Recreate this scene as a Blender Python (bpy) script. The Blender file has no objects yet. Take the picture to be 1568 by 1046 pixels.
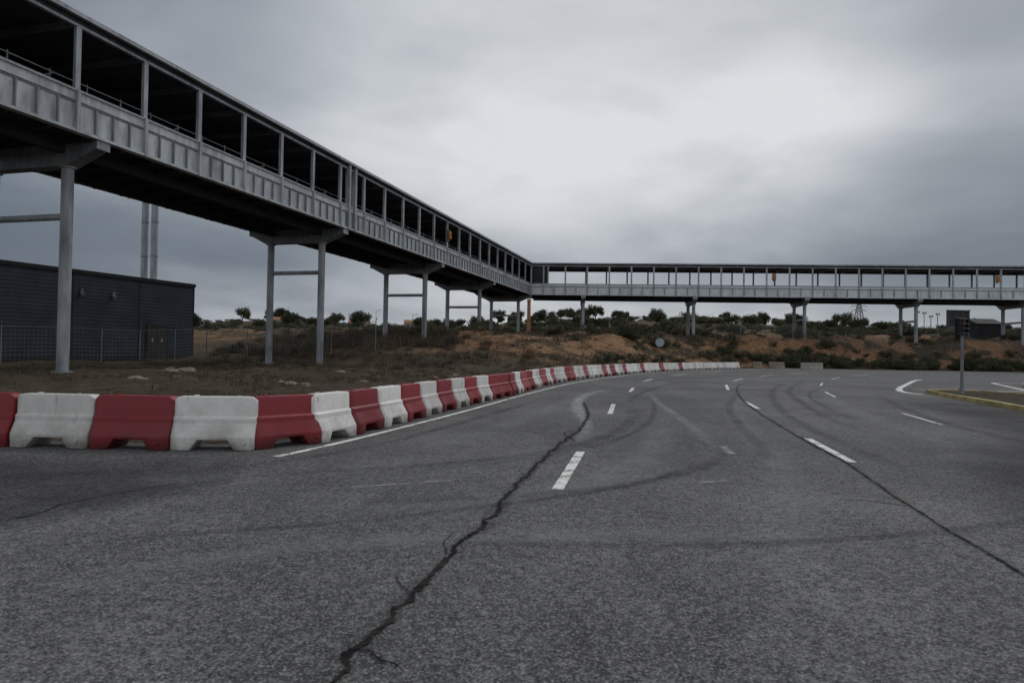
import bpy, bmesh, math, random
import numpy as np
from mathutils import Vector, Matrix
random.seed(7); rng=np.random.default_rng(7)
scene=bpy.context.scene
COL=scene.collection
# ------------------------------------------------------------------ helpers
def link(o,parent=None):
    COL.objects.link(o)
    if parent: o.parent=parent
    return o
def empty(name,loc=(0,0,0),rz=0):
    e=bpy.data.objects.new(name,None); e.location=loc; e.rotation_euler=(0,0,rz); e.empty_display_size=.3
    return link(e)
def mesh_obj(name,verts,faces,mat=None,parent=None,smooth=False):
    me=bpy.data.meshes.new(name); me.from_pydata([tuple(v) for v in verts],[],faces); me.update()
    if mat: me.materials.append(mat)
    if smooth:
        for p in me.polygons: p.use_smooth=True
    return link(bpy.data.objects.new(name,me),parent)
def bm_obj(name,bm,mat,parent=None,smooth=False,bevel=0,seg=1):
    bmesh.ops.recalc_face_normals(bm,faces=bm.faces[:])
    me=bpy.data.meshes.new(name); bm.to_mesh(me); bm.free()
    me.materials.append(mat)
    if smooth:
        for p in me.polygons: p.use_smooth=True
    o=link(bpy.data.objects.new(name,me),parent)
    if bevel:
        m=o.modifiers.new('bevel','BEVEL'); m.width=bevel; m.segments=seg; m.limit_method='ANGLE'; m.angle_limit=math.radians(25)
    return o
class Frame:
    def __init__(s,o,d,p):
        s.o=Vector((o[0],o[1],0)); s.d=Vector((d[0],d[1],0)).normalized(); s.p=Vector((p[0],p[1],0)).normalized()
    def w(s,a,b,z): return s.o+s.d*a+s.p*b+Vector((0,0,z))
WF=Frame((0,0),(1,0),(0,1))
def box(bm,fr,s0,s1,p0,p1,z0,z1):
    v=[bm.verts.new(fr.w(a,b,c)) for c in (z0,z1) for a,b in ((s0,p0),(s1,p0),(s1,p1),(s0,p1))]
    for f in ((3,2,1,0),(4,5,6,7),(0,1,5,4),(1,2,6,5),(2,3,7,6),(3,0,4,7)): bm.faces.new([v[i] for i in f])
def prism(bm,fr,poly,s0,s1):      # poly in (p,z), extruded along s
    a=[bm.verts.new(fr.w(s0,p,z)) for p,z in poly]; b=[bm.verts.new(fr.w(s1,p,z)) for p,z in poly]
    n=len(poly); bm.faces.new(a); bm.faces.new(b[::-1])
    for i in range(n): bm.faces.new((a[i],a[(i+1)%n],b[(i+1)%n],b[i]))
def tube(bm,a,b,r0,r1=None,n=12):
    a=Vector(a); b=Vector(b); r1=r0 if r1 is None else r1
    d=(b-a).normalized(); x=d.orthogonal().normalized(); y=d.cross(x)
    A=[bm.verts.new(a+(x*math.cos(t)+y*math.sin(t))*r0) for t in [2*math.pi*i/n for i in range(n)]]
    B=[bm.verts.new(b+(x*math.cos(t)+y*math.sin(t))*r1) for t in [2*math.pi*i/n for i in range(n)]]
    bm.faces.new(A); bm.faces.new(B[::-1])
    for i in range(n): bm.faces.new((A[i],A[(i+1)%n],B[(i+1)%n],B[i]))
# ------------------------------------------------------------------ materials
class NT:
    def __init__(s,tree): s.t=tree; s.n=tree.nodes; s.l=tree.links
    def new(s,k,**kw):
        n=s.n.new(k)
        for a,b in kw.items(): setattr(n,a,b)
        return n
    def set(s,sock,v):
        if isinstance(v,bpy.types.NodeSocket): s.l.new(v,sock)
        else: sock.default_value=v
    def math(s,op,a,b=0.0,c=None,clamp=False):
        n=s.new('ShaderNodeMath',operation=op,use_clamp=clamp); s.set(n.inputs[0],a); s.set(n.inputs[1],b)
        if c is not None: s.set(n.inputs[2],c)
        return n.outputs[0]
    def noise(s,scale,detail=4,rough=.55,vec=None,dist=0):
        n=s.new('ShaderNodeTexNoise'); n.inputs['Scale'].default_value=scale; n.inputs['Detail'].default_value=detail
        n.inputs['Roughness'].default_value=rough; n.inputs['Distortion'].default_value=dist
        if vec is not None: s.l.new(vec,n.inputs['Vector'])
        return n.outputs[0]
    def ramp(s,f,stops,interp='LINEAR'):
        n=s.new('ShaderNodeValToRGB'); s.l.new(f,n.inputs[0]); cr=n.color_ramp; cr.interpolation=interp
        while len(cr.elements)<len(stops): cr.elements.new(.5)
        for e,(p,c) in zip(cr.elements,stops):
            e.position=p; e.color=(c,c,c,1) if isinstance(c,(int,float)) else (*c,1)
        return n.outputs[0]
    def mix(s,f,a,b,bt='MIX'):
        n=s.new('ShaderNodeMix',data_type='RGBA',blend_type=bt)
        s.set(n.inputs[0],f); 
        for i,v in ((6,a),(7,b)):
            if isinstance(v,tuple) and len(v)==3: v=(*v,1)
            s.set(n.inputs[i],v)
        return n.outputs[2]
    def obj(s): return s.new('ShaderNodeTexCoord').outputs['Object']
    def bump(s,h,dist,strength=1.0):
        n=s.new('ShaderNodeBump'); s.l.new(h,n.inputs['Height']); n.inputs['Distance'].default_value=dist; n.inputs['Strength'].default_value=strength
        return n.outputs[0]
def newmat(name):
    m=bpy.data.materials.new(name); m.use_nodes=True
    nt=NT(m.node_tree); b=m.node_tree.nodes['Principled BSDF']
    return m,nt,b
def weathered(name,c,rough=.6,var=.25,scale=1.2,metal=0,streak=True,spec=.3):
    m,nt,b=newmat(name); co=nt.obj()
    mp=nt.new('ShaderNodeMapping'); nt.l.new(co,mp.inputs[0]); mp.inputs['Scale'].default_value=(1,1,.25 if streak else 1)
    n1=nt.noise(scale*3,4,.65,mp.outputs[0]); n2=nt.noise(scale*.35,2,.5,co)
    f=nt.math('ADD',nt.math('MULTIPLY',n1,.6),nt.math('MULTIPLY',n2,.4))
    d=tuple(x*(1-var*1.4) for x in c); l=tuple(min(1,x*(1+var*.6)) for x in c)
    nt.l.new(nt.ramp(f,[(.36,d),(.62,l)]),b.inputs['Base Color'])
    b.inputs['Roughness'].default_value=rough; b.inputs['Metallic'].default_value=metal
    b.inputs['Specular IOR Level'].default_value=spec
    return m
M={}
M['steel']=weathered('painted_steel_light',(.34,.365,.39),.5,.3)
M['panel']=weathered('fascia_panel',(.45,.475,.50),.5,.3,1.0)
M['steel_d']=weathered('painted_steel_mid',(.20,.215,.23),.55,.3)
M['dark']=weathered('dark_underside',(.032,.034,.038),.8,.3)  # shade under the deck put into the base colour
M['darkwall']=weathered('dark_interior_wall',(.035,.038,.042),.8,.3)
M['roof']=weathered('roof_sheet',(.09,.095,.10),.6,.3)
M['col']=weathered('column_paint',(.31,.33,.35),.5,.35,.8)
M['orange']=weathered('orange_plastic',(.40,.15,.03),.5,.2)
M['conc']=weathered('concrete',(.33,.31,.27),.9,.3,2,streak=False)
M['black']=weathered('black_plastic',(.02,.02,.022),.5,.3)
M['brick']=weathered('brick',(.32,.16,.09),.9,.3)
M['rock']=weathered('limestone_rock',(.24,.20,.155),.95,.4,4,streak=False)
M['signback']=weathered('sign_back',(.34,.38,.42),.5,.2)
M['kerb']=weathered('yellow_kerb_paint',(.46,.37,.17),.85,.55,5,streak=False)
M['white_cont']=weathered('white_container',(.6,.62,.64),.6,.2)
# ------------------------------------------------------------------ plan of the road
barrier_line=[(-12,10.0),(-6,9.75),(-4.6,9.74),(-3.75,9.86),(-3.12,10.35),(-2.82,11.2),(-2.6,12.1),(-2.35,13.2),(-2.05,14.5),(-1.6,16.7),(-.95,19.5),(-.4,21.6),(.1,23.6),(.85,27.3),
 (1.6,31.0),(2.9,36.0),(4.9,42.0),(7.9,49.5),(11.7,58.0),(15.6,65),(19.3,71.3),(23.5,77.2),(28.0,82.5)]
def smoothline(pts,step):
    P=[Vector((p[0],p[1])) for p in pts]; out=[]
    for i in range(len(P)-1):
        p0=P[max(i-1,0)];p1=P[i];p2=P[i+1];p3=P[min(i+2,len(P)-1)]
        n=max(2,int((p2-p1).length/step))
        for k in range(n):
            t=k/n
            out.append(.5*((2*p1)+(p2-p0)*t+(2*p0-5*p1+4*p2-p3)*t*t+(3*p1-p0-3*p2+p3)*t**3))
    out.append(P[-1]); return out
def offset(line,d):
    out=[]
    for i,p in enumerate(line):
        a=line[max(i-1,0)]; b=line[min(i+1,len(line)-1)]; t=(b-a).normalized()
        out.append(p+Vector((-t.y,t.x))*d)
    return out
edge=offset([Vector(p) for p in barrier_line],.75)
roadpoly=[(-260,10.75)]+[(p.x,p.y) for p in edge]+[(33,89),(40,92),(60,92.5),(120,90),(260,84),(260,-80),(-260,-80)]
RP=np.array(roadpoly)
def dist_out(X,Y):
    X=np.asarray(X,float);Y=np.asarray(Y,float)
    d=np.full(X.shape,1e9); inside=np.zeros(X.shape,bool)
    n=len(RP)
    for i in range(n):
        ax,ay=RP[i];bx,by=RP[(i+1)%n]
        dx,dy=bx-ax,by-ay; L=dx*dx+dy*dy
        t=np.clip(((X-ax)*dx+(Y-ay)*dy)/L,0,1)
        d=np.minimum(d,np.hypot(X-ax-t*dx,Y-ay-t*dy))
        c=((ay>Y)!=(by>Y)); 
        if by!=ay: inside^=c&(X<(bx-ax)*(Y-ay)/(by-ay)+ax)
    return np.where(inside,-d,d)
def sst(x,a,b):
    t=np.clip((x-a)/(b-a),0,1); return t*t*(3-2*t)
def terrain(X,Y):
    X=np.asarray(X,float);Y=np.asarray(Y,float)
    d=dist_out(X,Y)
    Yp=Y-.6*np.maximum(0,-X-12)
    m=sst(Yp,46,84); m=np.maximum(m,sst(X,18,34))
    amp=3.7+1.0*sst(X,10,60)
    z=amp*sst(d,1.2,11+2*np.sin(X*.13))*m*np.where(Y>20,1,0)
    z+=m*sst(d,2,10)*(.35*np.sin(X*.37+Y*.2)+.22*np.sin(X*.83-Y*.6+2)+.12*np.sin(X*1.9+Y*1.3))
    z+=sst(d,1.5,14)*(1-m)*(.22+.12*np.sin(X*.4)*np.sin(Y*.33)+.05*np.sin(X*1.7+Y*1.1))
    far=np.clip(Y-112,0,420); z+=far*(.039+.007*sst(X,-20,60))*np.where(d>0,1,0)
    z+=sst(Y,130,240)*(1.2*np.sin(X*.021+.5)+.8*np.sin(X*.047+Y*.02)+.9*np.sin(Y*.05+X*.013))
    z+=sst(Y,300,520)*(2.0*np.sin(X*.011+2)+1.2*np.sin(X*.029))
    return np.where(d<1.2,0,z)
def gz(x,y): return float(terrain(np.array([x]),np.array([y]))[0])
def axis(lo,hi,fa,fb,step,growth=1.18):
    c=list(np.arange(fa,fb+.01,step)); s=step; v=fb
    while v<hi: s*=growth; v+=s; c.append(v)
    s=step; v=fa; pre=[]
    while v>lo: s*=growth; v-=s; pre.append(v)
    return np.array(pre[::-1]+c)
xs=axis(-3000,3000,-60,110,.9); ys=axis(-1500,4000,8,125,.9,1.1)
XX,YY=np.meshgrid(xs,ys); ZZ=terrain(XX,YY)
nx,ny=len(xs),len(ys)
V=np.stack([XX.ravel(),YY.ravel(),ZZ.ravel()],1)
idx=np.arange(nx*ny).reshape(ny,nx)
F=np.stack([idx[:-1,:-1].ravel(),idx[:-1,1:].ravel(),idx[1:,1:].ravel(),idx[1:,:-1].ravel()],1)
# ground material
m,nt,b=newmat('dry_ground'); co=nt.obj()
geo=nt.new('ShaderNodeNewGeometry'); sep=nt.new('ShaderNodeSeparateXYZ'); nt.l.new(geo.outputs['True Normal'],sep.inputs[0])
slope=nt.math('SUBTRACT',1.0,sep.outputs[2])
n1=nt.noise(.35,4,.6,co); n2=nt.noise(2.5,6,.7,co); n3=nt.noise(.09,3,.6,co); n4=nt.noise(14,4,.7,co)
dry=nt.ramp(n2,[(.32,(.034,.025,.017)),(.5,(.078,.060,.041)),(.68,(.135,.108,.078))])
green=nt.ramp(n2,[(.3,(.026,.025,.013)),(.65,(.066,.062,.034))])
c=nt.mix(nt.ramp(n1,[(.52,0.0),(.66,.8)]),dry,green)
earth=nt.ramp(n2,[(.3,(.12,.062,.032)),(.52,(.31,.175,.095)),(.75,(.42,.30,.19))])
om=nt.math('MULTIPLY',nt.ramp(slope,[(.010,0.0),(.045,1.0)]),nt.ramp(nt.noise(.16,4,.65,co),[(.45,0.0),(.53,1.0)]),clamp=True)
om2=nt.math('MAXIMUM',om,nt.math('MULTIPLY',nt.ramp(n3,[(.58,0.0),(.64,1.0)]),.35))
c=nt.mix(om2,c,earth)
c=nt.mix(nt.ramp(n4,[(.35,.55),(.6,0.0)]),c,(.025,.02,.014))
nt.l.new(c,b.inputs['Base Color']); b.inputs['Roughness'].default_value=.95; b.inputs['Specular IOR Level'].default_value=.1
nt.l.new(nt.bump(nt.math('ADD',n2,nt.math('MULTIPLY',n4,.4)),.12,.9),b.inputs['Normal'])
M['ground']=m
g=mesh_obj('ground',V.tolist(),F.tolist(),M['ground'],smooth=True)
# ------------------------------------------------------------------ asphalt
m,nt,b=newmat('worn_asphalt'); co=nt.obj()
big=nt.noise(.16,3,.55,co); med=nt.noise(1.1,4,.7,co,.3); fine=nt.noise(60,2,.75,co)
mpp=nt.new('ShaderNodeMapping'); nt.l.new(co,mpp.inputs[0]); mpp.inputs['Rotation'].default_value=(0,0,math.radians(-20)); mpp.inputs['Scale'].default_value=(.9,.16,1)
lane=nt.noise(.8,3,.55,mpp.outputs[0],.5)
spk=nt.noise(20,3,.85,co); patch=nt.noise(.45,3,.6,co,.6)
base=nt.ramp(big,[(.36,(.078,.079,.082)),(.62,(.165,.164,.163))])
base=nt.mix(nt.ramp(lane,[(.34,.6),(.48,0.0)]),base,(.060,.060,.063))
base=nt.mix(nt.ramp(lane,[(.54,0.0),(.68,.5)]),base,(.215,.214,.21))
base=nt.mix(nt.ramp(med,[(.35,.5),(.6,0.0)]),base,(.07,.07,.073))
base=nt.mix(nt.ramp(patch,[(.54,0.0),(.68,.4)]),base,(.24,.24,.235))
base=nt.mix(nt.ramp(spk,[(.40,0.8),(.52,0.0)]),base,(.038,.038,.041))
base=nt.mix(nt.ramp(spk,[(.53,0.0),(.66,.6)]),base,(.26,.257,.25))
base=nt.mix(nt.ramp(fine,[(.54,0.0),(.68,.75)]),base,(.37,.365,.355))
base=nt.mix(nt.ramp(fine,[(.32,.9),(.46,0.0)]),base,(.026,.026,.028))
nt.l.new(base,b.inputs['Base Color']); b.inputs['Roughness'].default_value=.9; b.inputs['Specular IOR Level'].default_value=.15
nt.l.new(nt.bump(nt.math('ADD',fine,spk),.01,.9),b.inputs['Normal'])
M['asphalt']=m
bm=bmesh.new(); vs=[bm.verts.new((x,y,.02)) for x,y in roadpoly]; bm.faces.new(vs); bmesh.ops.triangulate(bm,faces=bm.faces[:])
bm_obj('road',bm,M['asphalt'])
def paintmat(name,col,lo,hi,opacity,sc=3.0,edge=False):
    m,nt,b=newmat(name); co=nt.obj(); n=nt.noise(sc,5,.75,co); n2=nt.noise(38,2,.7,co)
    f=nt.ramp(nt.math('ADD',nt.math('MULTIPLY',n,.6),nt.math('MULTIPLY',n2,.4)),[(lo,0.0),(hi,1.0)])
    f=nt.math('MULTIPLY',f,opacity)
    if edge:
        uv=nt.new('ShaderNodeUVMap'); sp=nt.new('ShaderNodeSeparateXYZ'); nt.l.new(uv.outputs[0],sp.inputs[0])
        def par(s): return nt.math('MULTIPLY',nt.math('MULTIPLY',s,nt.math('SUBTRACT',1.0,s)),4.0)
        f=nt.math('MULTIPLY',f,nt.math('POWER',par(sp.outputs[1]),1.2)); f=nt.math('MULTIPLY',f,nt.math('POWER',par(sp.outputs[0]),.6))
    tr=nt.new('ShaderNodeBsdfTransparent'); mx=nt.new('ShaderNodeMixShader'); nt.l.new(f,mx.inputs[0]); nt.l.new(tr.outputs[0],mx.inputs[1]); nt.l.new(b.outputs[0],mx.inputs[2])
    nt.l.new(mx.outputs[0],nt.n['Material Output'].inputs[0])
    b.inputs['Base Color'].default_value=(*col,1); b.inputs['Roughness'].default_value=.8; b.inputs['Specular IOR Level'].default_value=.2
    return m
M['paint']=paintmat('road_paint_white',(.74,.74,.72),.40,.50,1.0)
M['paint_worn']=paintmat('road_paint_worn',(.50,.50,.49),.47,.62,.7)
M['ghost']=paintmat('scuffed_pale_track',(.50,.50,.50),.40,.60,.85,3.0,True)
M['ghost_b']=paintmat('faint_pale_track',(.42,.42,.42),.42,.62,.65,3.0,True)
M['haze']=paintmat('wide_pale_scuff',(.33,.33,.33),.40,.62,.45,1.5,True)
M['tyre']=paintmat('tyre_mark',(.03,.03,.033),.36,.66,.50,1.2,True)
M['stain']=paintmat('crack_edge_stain',(.03,.03,.033),.36,.62,.55,1.6,True)
M['vign_patch']=paintmat('vignette_patch',(.03,.03,.034),.30,.60,.65,.5,True)  # darker asphalt patches that also paint lens vignette into the road edges
m,nt,b=newmat('crack_fill'); b.inputs['Roughness'].default_value=.95; b.inputs['Specular IOR Level'].default_value=.1
nn=nt.noise(9,4,.7,nt.obj()); nt.l.new(nt.ramp(nn,[(.4,(.007,.007,.008)),(.65,(.035,.034,.033))]),b.inputs['Base Color']); M['crack']=m
def ribbon(name,pts,w,z,mat,parent,step=.5,jit=0,wj=0,kink=0):
    L=smoothline(pts,step); n=len(L); V=[];F=[];uv=[]
    j=0;K=0;Kt=0
    for i,p in enumerate(L):
        a=L[max(i-1,0)]; b_=L[min(i+1,n-1)]; t=(b_-a).normalized(); nn=Vector((-t.y,t.x))
        if jit: j=j*.8+random.uniform(-jit,jit)
        if kink:
            if i%7==0: Kt=random.uniform(-kink,kink)
            K+=(Kt-K)*.3
        c=p+nn*(j+K); k=i/(n-1)
        ww=(w if not isinstance(w,tuple) else w[0]+(w[1]-w[0])*k)*(1+random.uniform(-wj,wj))
        V+=[(c.x+nn.x*ww/2,c.y+nn.y*ww/2,z),(c.x-nn.x*ww/2,c.y-nn.y*ww/2,z)]; uv+=[(k,0),(k,1)]
    F=[(2*i,2*i+1,2*i+3,2*i+2) for i in range(n-1)]
    o=mesh_obj(name,V,F,mat,parent); ul=o.data.uv_layers.new(name='UVMap')
    for l in o.data.loops: ul.data[l.index].uv=uv[l.vertex_index]
    return o
rm=empty('road_markings')
dashes=[((.52,7.43),(1.06,10.3)),((2.45,16.9),(3.03,20.2)),((4.7,27.1),(5.42,30.3)),((7.28,37.7),(8.6,41.8)),((11.5,49),(13.8,54)),((17,60),(20,65)),
 ((4.86,9.73),(5.43,12.5)),((7.03,19.4),(7.67,22.4)),((9.5,29.9),(11.1,35.3)),((13.3,41),(15.4,45.5)),((18.5,51),(21.5,56)),((25,61),(28.6,66)),
 ((12.3,25.9),(13.6,29.6)),((16.3,36),(18.2,40)),((22,47),(25,52)),((29,58),(33,63)),((36,70),(41,73))]
for i,(a,c) in enumerate(dashes): ribbon('dash_%d'%i,[a,c],.13 if i not in (12,13,14) else .1,.028,M['paint'],rm,.12,0,.06)
ribbon('lane_dash_worn',[(9.8,15.5),(10.7,18.7)],.08,.028,M['paint'],rm,.2,0,.1)
ribbon('edge_line',[(-3.2,9.35),(-3.0,9.9),(-2.55,11.4),(-1.85,14.1),(-1.0,17.6),(.5,24.2),(2.5,32.2),(4.3,38),(6.5,44.1),(11.2,56),(18.4,67.9),(26.5,78.5),(33,86)],.12,.028,M['paint'],rm)
ribbon('far_edge_line',[(33,86),(40,89.5),(60,90.2),(120,87.5)],.25,.028,M['paint'],rm,2)
ribbon('worn_line',[(-1.9,7.25),(-.68,7.85)],.07,.028,M['paint_worn'],rm)
ribbon('pale_curve',[(4.3,28.8),(3.0,25.7),(2.1,21.4),(1.72,17.3),(1.67,15.2),(1.38,12.7),(1.1,11.5)],(.60,.3),.024,M['ghost'],rm,.4)
ribbon('pale_curve_b',[(5.3,27.0),(5.2,25.2),(4.6,21.5),(4.25,18.3),(3.8,14.5),(3.45,12),(3.2,10.2)],.32,.024,M['ghost_b'],rm,.4)
ribbon('pale_curve_c',[(3.5,11.3),(3.35,10.3)],.16,.0245,M['ghost'],rm,.1)
ribbon('pale_spot',[(2.2,8.0),(2.6,8.15)],.15,.024,M['ghost'],rm,.1)
ribbon('island_line',[(30,50),(27.6,46.8),(22.5,39),(19.6,34.5),(18.3,32.2),(17.7,30.9),(17.4,29.8),(17.35,28.9)],.28,.028,M['paint'],rm)
ribbon('island_line_b',[(25.6,33.5),(26.3,35),(29.5,41),(31.6,44.8),(32.4,45.6),(33.8,45.6),(39,44.4),(46,43)],.26,.028,M['paint'],rm)
ribbon('island_line_c',[(19.8,33.6),(21,32.9),(23.5,32.9),(26,34)],.18,.028,M['paint'],rm)
tm=empty('tyre_marks')
Hz=[([(-2.2,6.2),(0,7.0),(1.6,9.0),(2.6,12),(3.8,17)],.8),([(1.8,4.6),(2.9,7.0),(4.1,11),(5.6,17),(8.5,26)],.7),([(-1.2,10.5),(-.2,13.5),(1.0,18),(2.6,25)],.8),([(7.2,9.5),(8.4,15),(11,23),(15,33)],.8),([(-2.8,4.2),(-1.4,5.2),(.6,5.6),(3,5.8)],.5)]
for i,(p,w) in enumerate(Hz): ribbon('pale_scuff_%d'%i,p,w,.0222+.0002*i,M['haze'],tm,.3)
T=[([(-3.9,6.9),(-2.6,8.1),(-.9,9.0),(.8,10.6),(2.2,13.6),(3.2,17.5)],.4),([(3.2,12.5),(3.3,10.6),(2.4,8.9),(0.8,7.4),(-1.6,6.6)],.3),
   ([(6.5,7.4),(4.2,6.1),(1.8,5.4),(-.4,5.3)],.22),([(2.9,9.2),(3.9,10.5),(5.0,15),(6.7,21),(9,27)],.3),([(2.85,17.2),(3.3,17.9),(4.0,18.0)],.35),
   ([(7,12),(7.6,16),(9.4,22),(12.6,31),(18,42)],.35),([(9,10),(9.9,15),(12,21),(15,28)],.4),([(5.1,8),(6.2,14),(8,20.5),(11.5,30),(16,40)],.35),
   ([(-1.5,8.3),(.1,9.4),(1.9,12),(3.3,16),(4.6,22)],.2),([(-4.6,7.4),(-3.0,9.0),(-1.9,11.2),(-.7,15.5),(.9,21.5)],.3),
   ([(-3.2,5.2),(-1.2,6.0),(1.2,7.6),(2.6,9.4)],.18),([(8.2,16),(9.6,21),(12,27.5),(16,35)],.22),([(3.4,20),(4.6,25),(6.6,31),(9.8,39)],.35)]
for i,(p,w) in enumerate(T): ribbon('tyre_mark_%d'%i,p,w,.0235+.00025*i,M['tyre'],tm,.3)
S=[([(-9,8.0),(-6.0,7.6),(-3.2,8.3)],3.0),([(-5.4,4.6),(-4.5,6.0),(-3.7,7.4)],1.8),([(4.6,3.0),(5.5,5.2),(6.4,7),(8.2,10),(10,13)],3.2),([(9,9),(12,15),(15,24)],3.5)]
for i,(p,w) in enumerate(S): ribbon('vignette_patch_%d'%i,p,w,.0272+.0002*i,M['vign_patch'],tm,.3)
ck=empty('road_cracks')
C1=[(-.80,2.6),(-.778,3.07),(-.747,3.45),(-.65,3.84),(-.57,4.32),(-.426,5.03),(-.217,5.79),(-.064,6.81),(.338,8.99),(.85,11.3),(1.43,13.8),(1.9,16.8),(2.2,20.6)]
ribbon('main_crack',C1,(.036,.040),.030,M['crack'],ck,.022,.008,.75,.035)
ribbon('main_crack_stain',C1,(.20,.16),.0292,M['stain'],ck,.1,.01,.3)
ribbon('branch_crack',[(-.72,3.38),(-.66,3.37),(-.60,3.28),(-.52,3.24),(-.47,3.16)],(.024,.006),.0305,M['crack'],ck,.02,.006,.6)
for i,(p) in enumerate([[(-.45,5.0),(-.5,5.3),(-.42,5.7)],[(-.60,4.2),(-.70,4.35),(-.73,4.55)],[(-.1,6.6),(.02,6.8),(.16,6.9)],[(.2,8.2),(.12,8.6),(.22,9.1)],[(-.25,5.7),(-.12,5.75),(-.02,5.65)]]):
    ribbon('branch_crack_%d'%i,p,(.012,.003),.0305,M['crack'],ck,.03,.006,.6)
C2=[(2.9,3.0),(3.4,4.2),(3.57,4.72),(3.97,6.68),(4.76,9.72),(5.33,12.6),(7.0,19.9),(8.82,26.5),(11.3,34),(15,42)]
ribbon('joint_crack',C2,(.018,.036),.030,M['crack'],ck,.05,.006,.7,.015)
ribbon('joint_stain',C2,(.12,.16),.0292,M['stain'],ck,.2,.01,.3)
ribbon('left_crack',[(-6,5.2),(-4.28,5.73),(-4.13,6.35),(-3.9,6.9),(-3.55,7.5)],(.03,.008),.030,M['crack'],ck,.05,.01,.6)
ribbon('patch_crack',[(4.0,6.9),(3.75,7.1),(3.5,7.15)],(.02,.01),.030,M['crack'],ck,.04,.006,.5)
ribbon('patch_crack_b',[(1.1,11.6),(1.0,12.6),(1.25,13.4)],(.03,.01),.030,M['crack'],ck,.04,.01,.5)
# ------------------------------------------------------------------ traffic islands
def island(pts,name):
    e=empty(name); P=smoothline(pts+[pts[0]],1.0)[:-1]
    bm=bmesh.new(); lo=[bm.verts.new((p.x,p.y,0)) for p in P]; hi=[bm.verts.new((p.x,p.y,.17)) for p in P]
    cx=sum(p.x for p in P)/len(P); cy=sum(p.y for p in P)/len(P); cc=Vector((cx,cy))
    inn=[p+(cc-p).normalized()*.28 for p in P]; ih=[bm.verts.new((p.x,p.y,.17)) for p in inn]; il=[bm.verts.new((p.x,p.y,.10)) for p in inn]
    n=len(P)
    for i in range(n):
        k=(i+1)%n
        for a,b_ in ((lo,hi),(hi,ih),(ih,il)): bm.faces.new((a[i],a[k],b_[k],b_[i]))
    bm_obj('kerb',bm,M['kerb'],e)
    bm=bmesh.new(); bm.faces.new([bm.verts.new((p.x,p.y,.13)) for p in [q+(cc-q).normalized()*.2 for q in P]]); bmesh.ops.triangulate(bm,faces=bm.faces[:])
    bm_obj('island_top',bm,M['ground'],e)
island([(18.5,30.5),(17.5,27.9),(15.0,19.9),(13.6,15),(16.5,14),(20.5,22),(21.5,28),(20.3,31)],'traffic_island')
island([(33,44),(29,38.5),(28,35),(32,33),(45,36),(46,41),(38,43)],'traffic_island')
# ------------------------------------------------------------------ plastic barriers
def plastic(name,c,dirt,lowd):
    m,nt,b=newmat(name); co=nt.obj(); oi=nt.new('ShaderNodeObjectInfo')
    va=nt.new('ShaderNodeVectorMath',operation='ADD'); nt.l.new(co,va.inputs[0]); nt.l.new(oi.outputs['Location'],va.inputs[1])
    n=nt.noise(3.2,6,.7,va.outputs[0]); n2=nt.noise(22,3,.7,va.outputs[0]); sp=nt.new('ShaderNodeSeparateXYZ'); nt.l.new(co,sp.inputs[0])
    low=nt.ramp(sp.outputs[2],[(.0,1.0),(.14,.65*lowd),(.45,.4*lowd),(.75,.2)])
    f=nt.math('MULTIPLY',nt.ramp(n,[(.35,0.25),(.65,1.0)]),low,clamp=True)
    mp=nt.new('ShaderNodeMapping'); nt.l.new(va.outputs[0],mp.inputs[0]); mp.inputs['Scale'].default_value=(1,1,.18); n3=nt.noise(9,4,.7,mp.outputs[0])
    f=nt.math('MAXIMUM',f,nt.ramp(n3,[(.54,0.0),(.68,.5)]))
    f=nt.math('MAXIMUM',f,nt.ramp(n2,[(.60,0.0),(.68,.5)]))
    v=nt.math('MULTIPLY_ADD',oi.outputs['Random'],.35,.75)
    hs=nt.new('ShaderNodeHueSaturation'); hs.inputs['Color'].default_value=(*c,1); nt.l.new(v,hs.inputs['Value'])
    nt.l.new(nt.mix(f,hs.outputs[0],dirt),b.inputs['Base Color']); b.inputs['Roughness'].default_value=.45; b.inputs['Specular IOR Level'].default_value=.35
    nt.l.new(nt.bump(n,.02,.5),b.inputs['Normal'])
    return m
M['bw']=plastic('white_plastic',(.82,.81,.78),(.14,.12,.10),.9)
M['br']=plastic('red_plastic',(.27,.017,.026),(.055,.030,.027),.8)
M['brf']=plastic('faded_red_plastic',(.34,.065,.08),(.09,.05,.04),.8)
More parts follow.
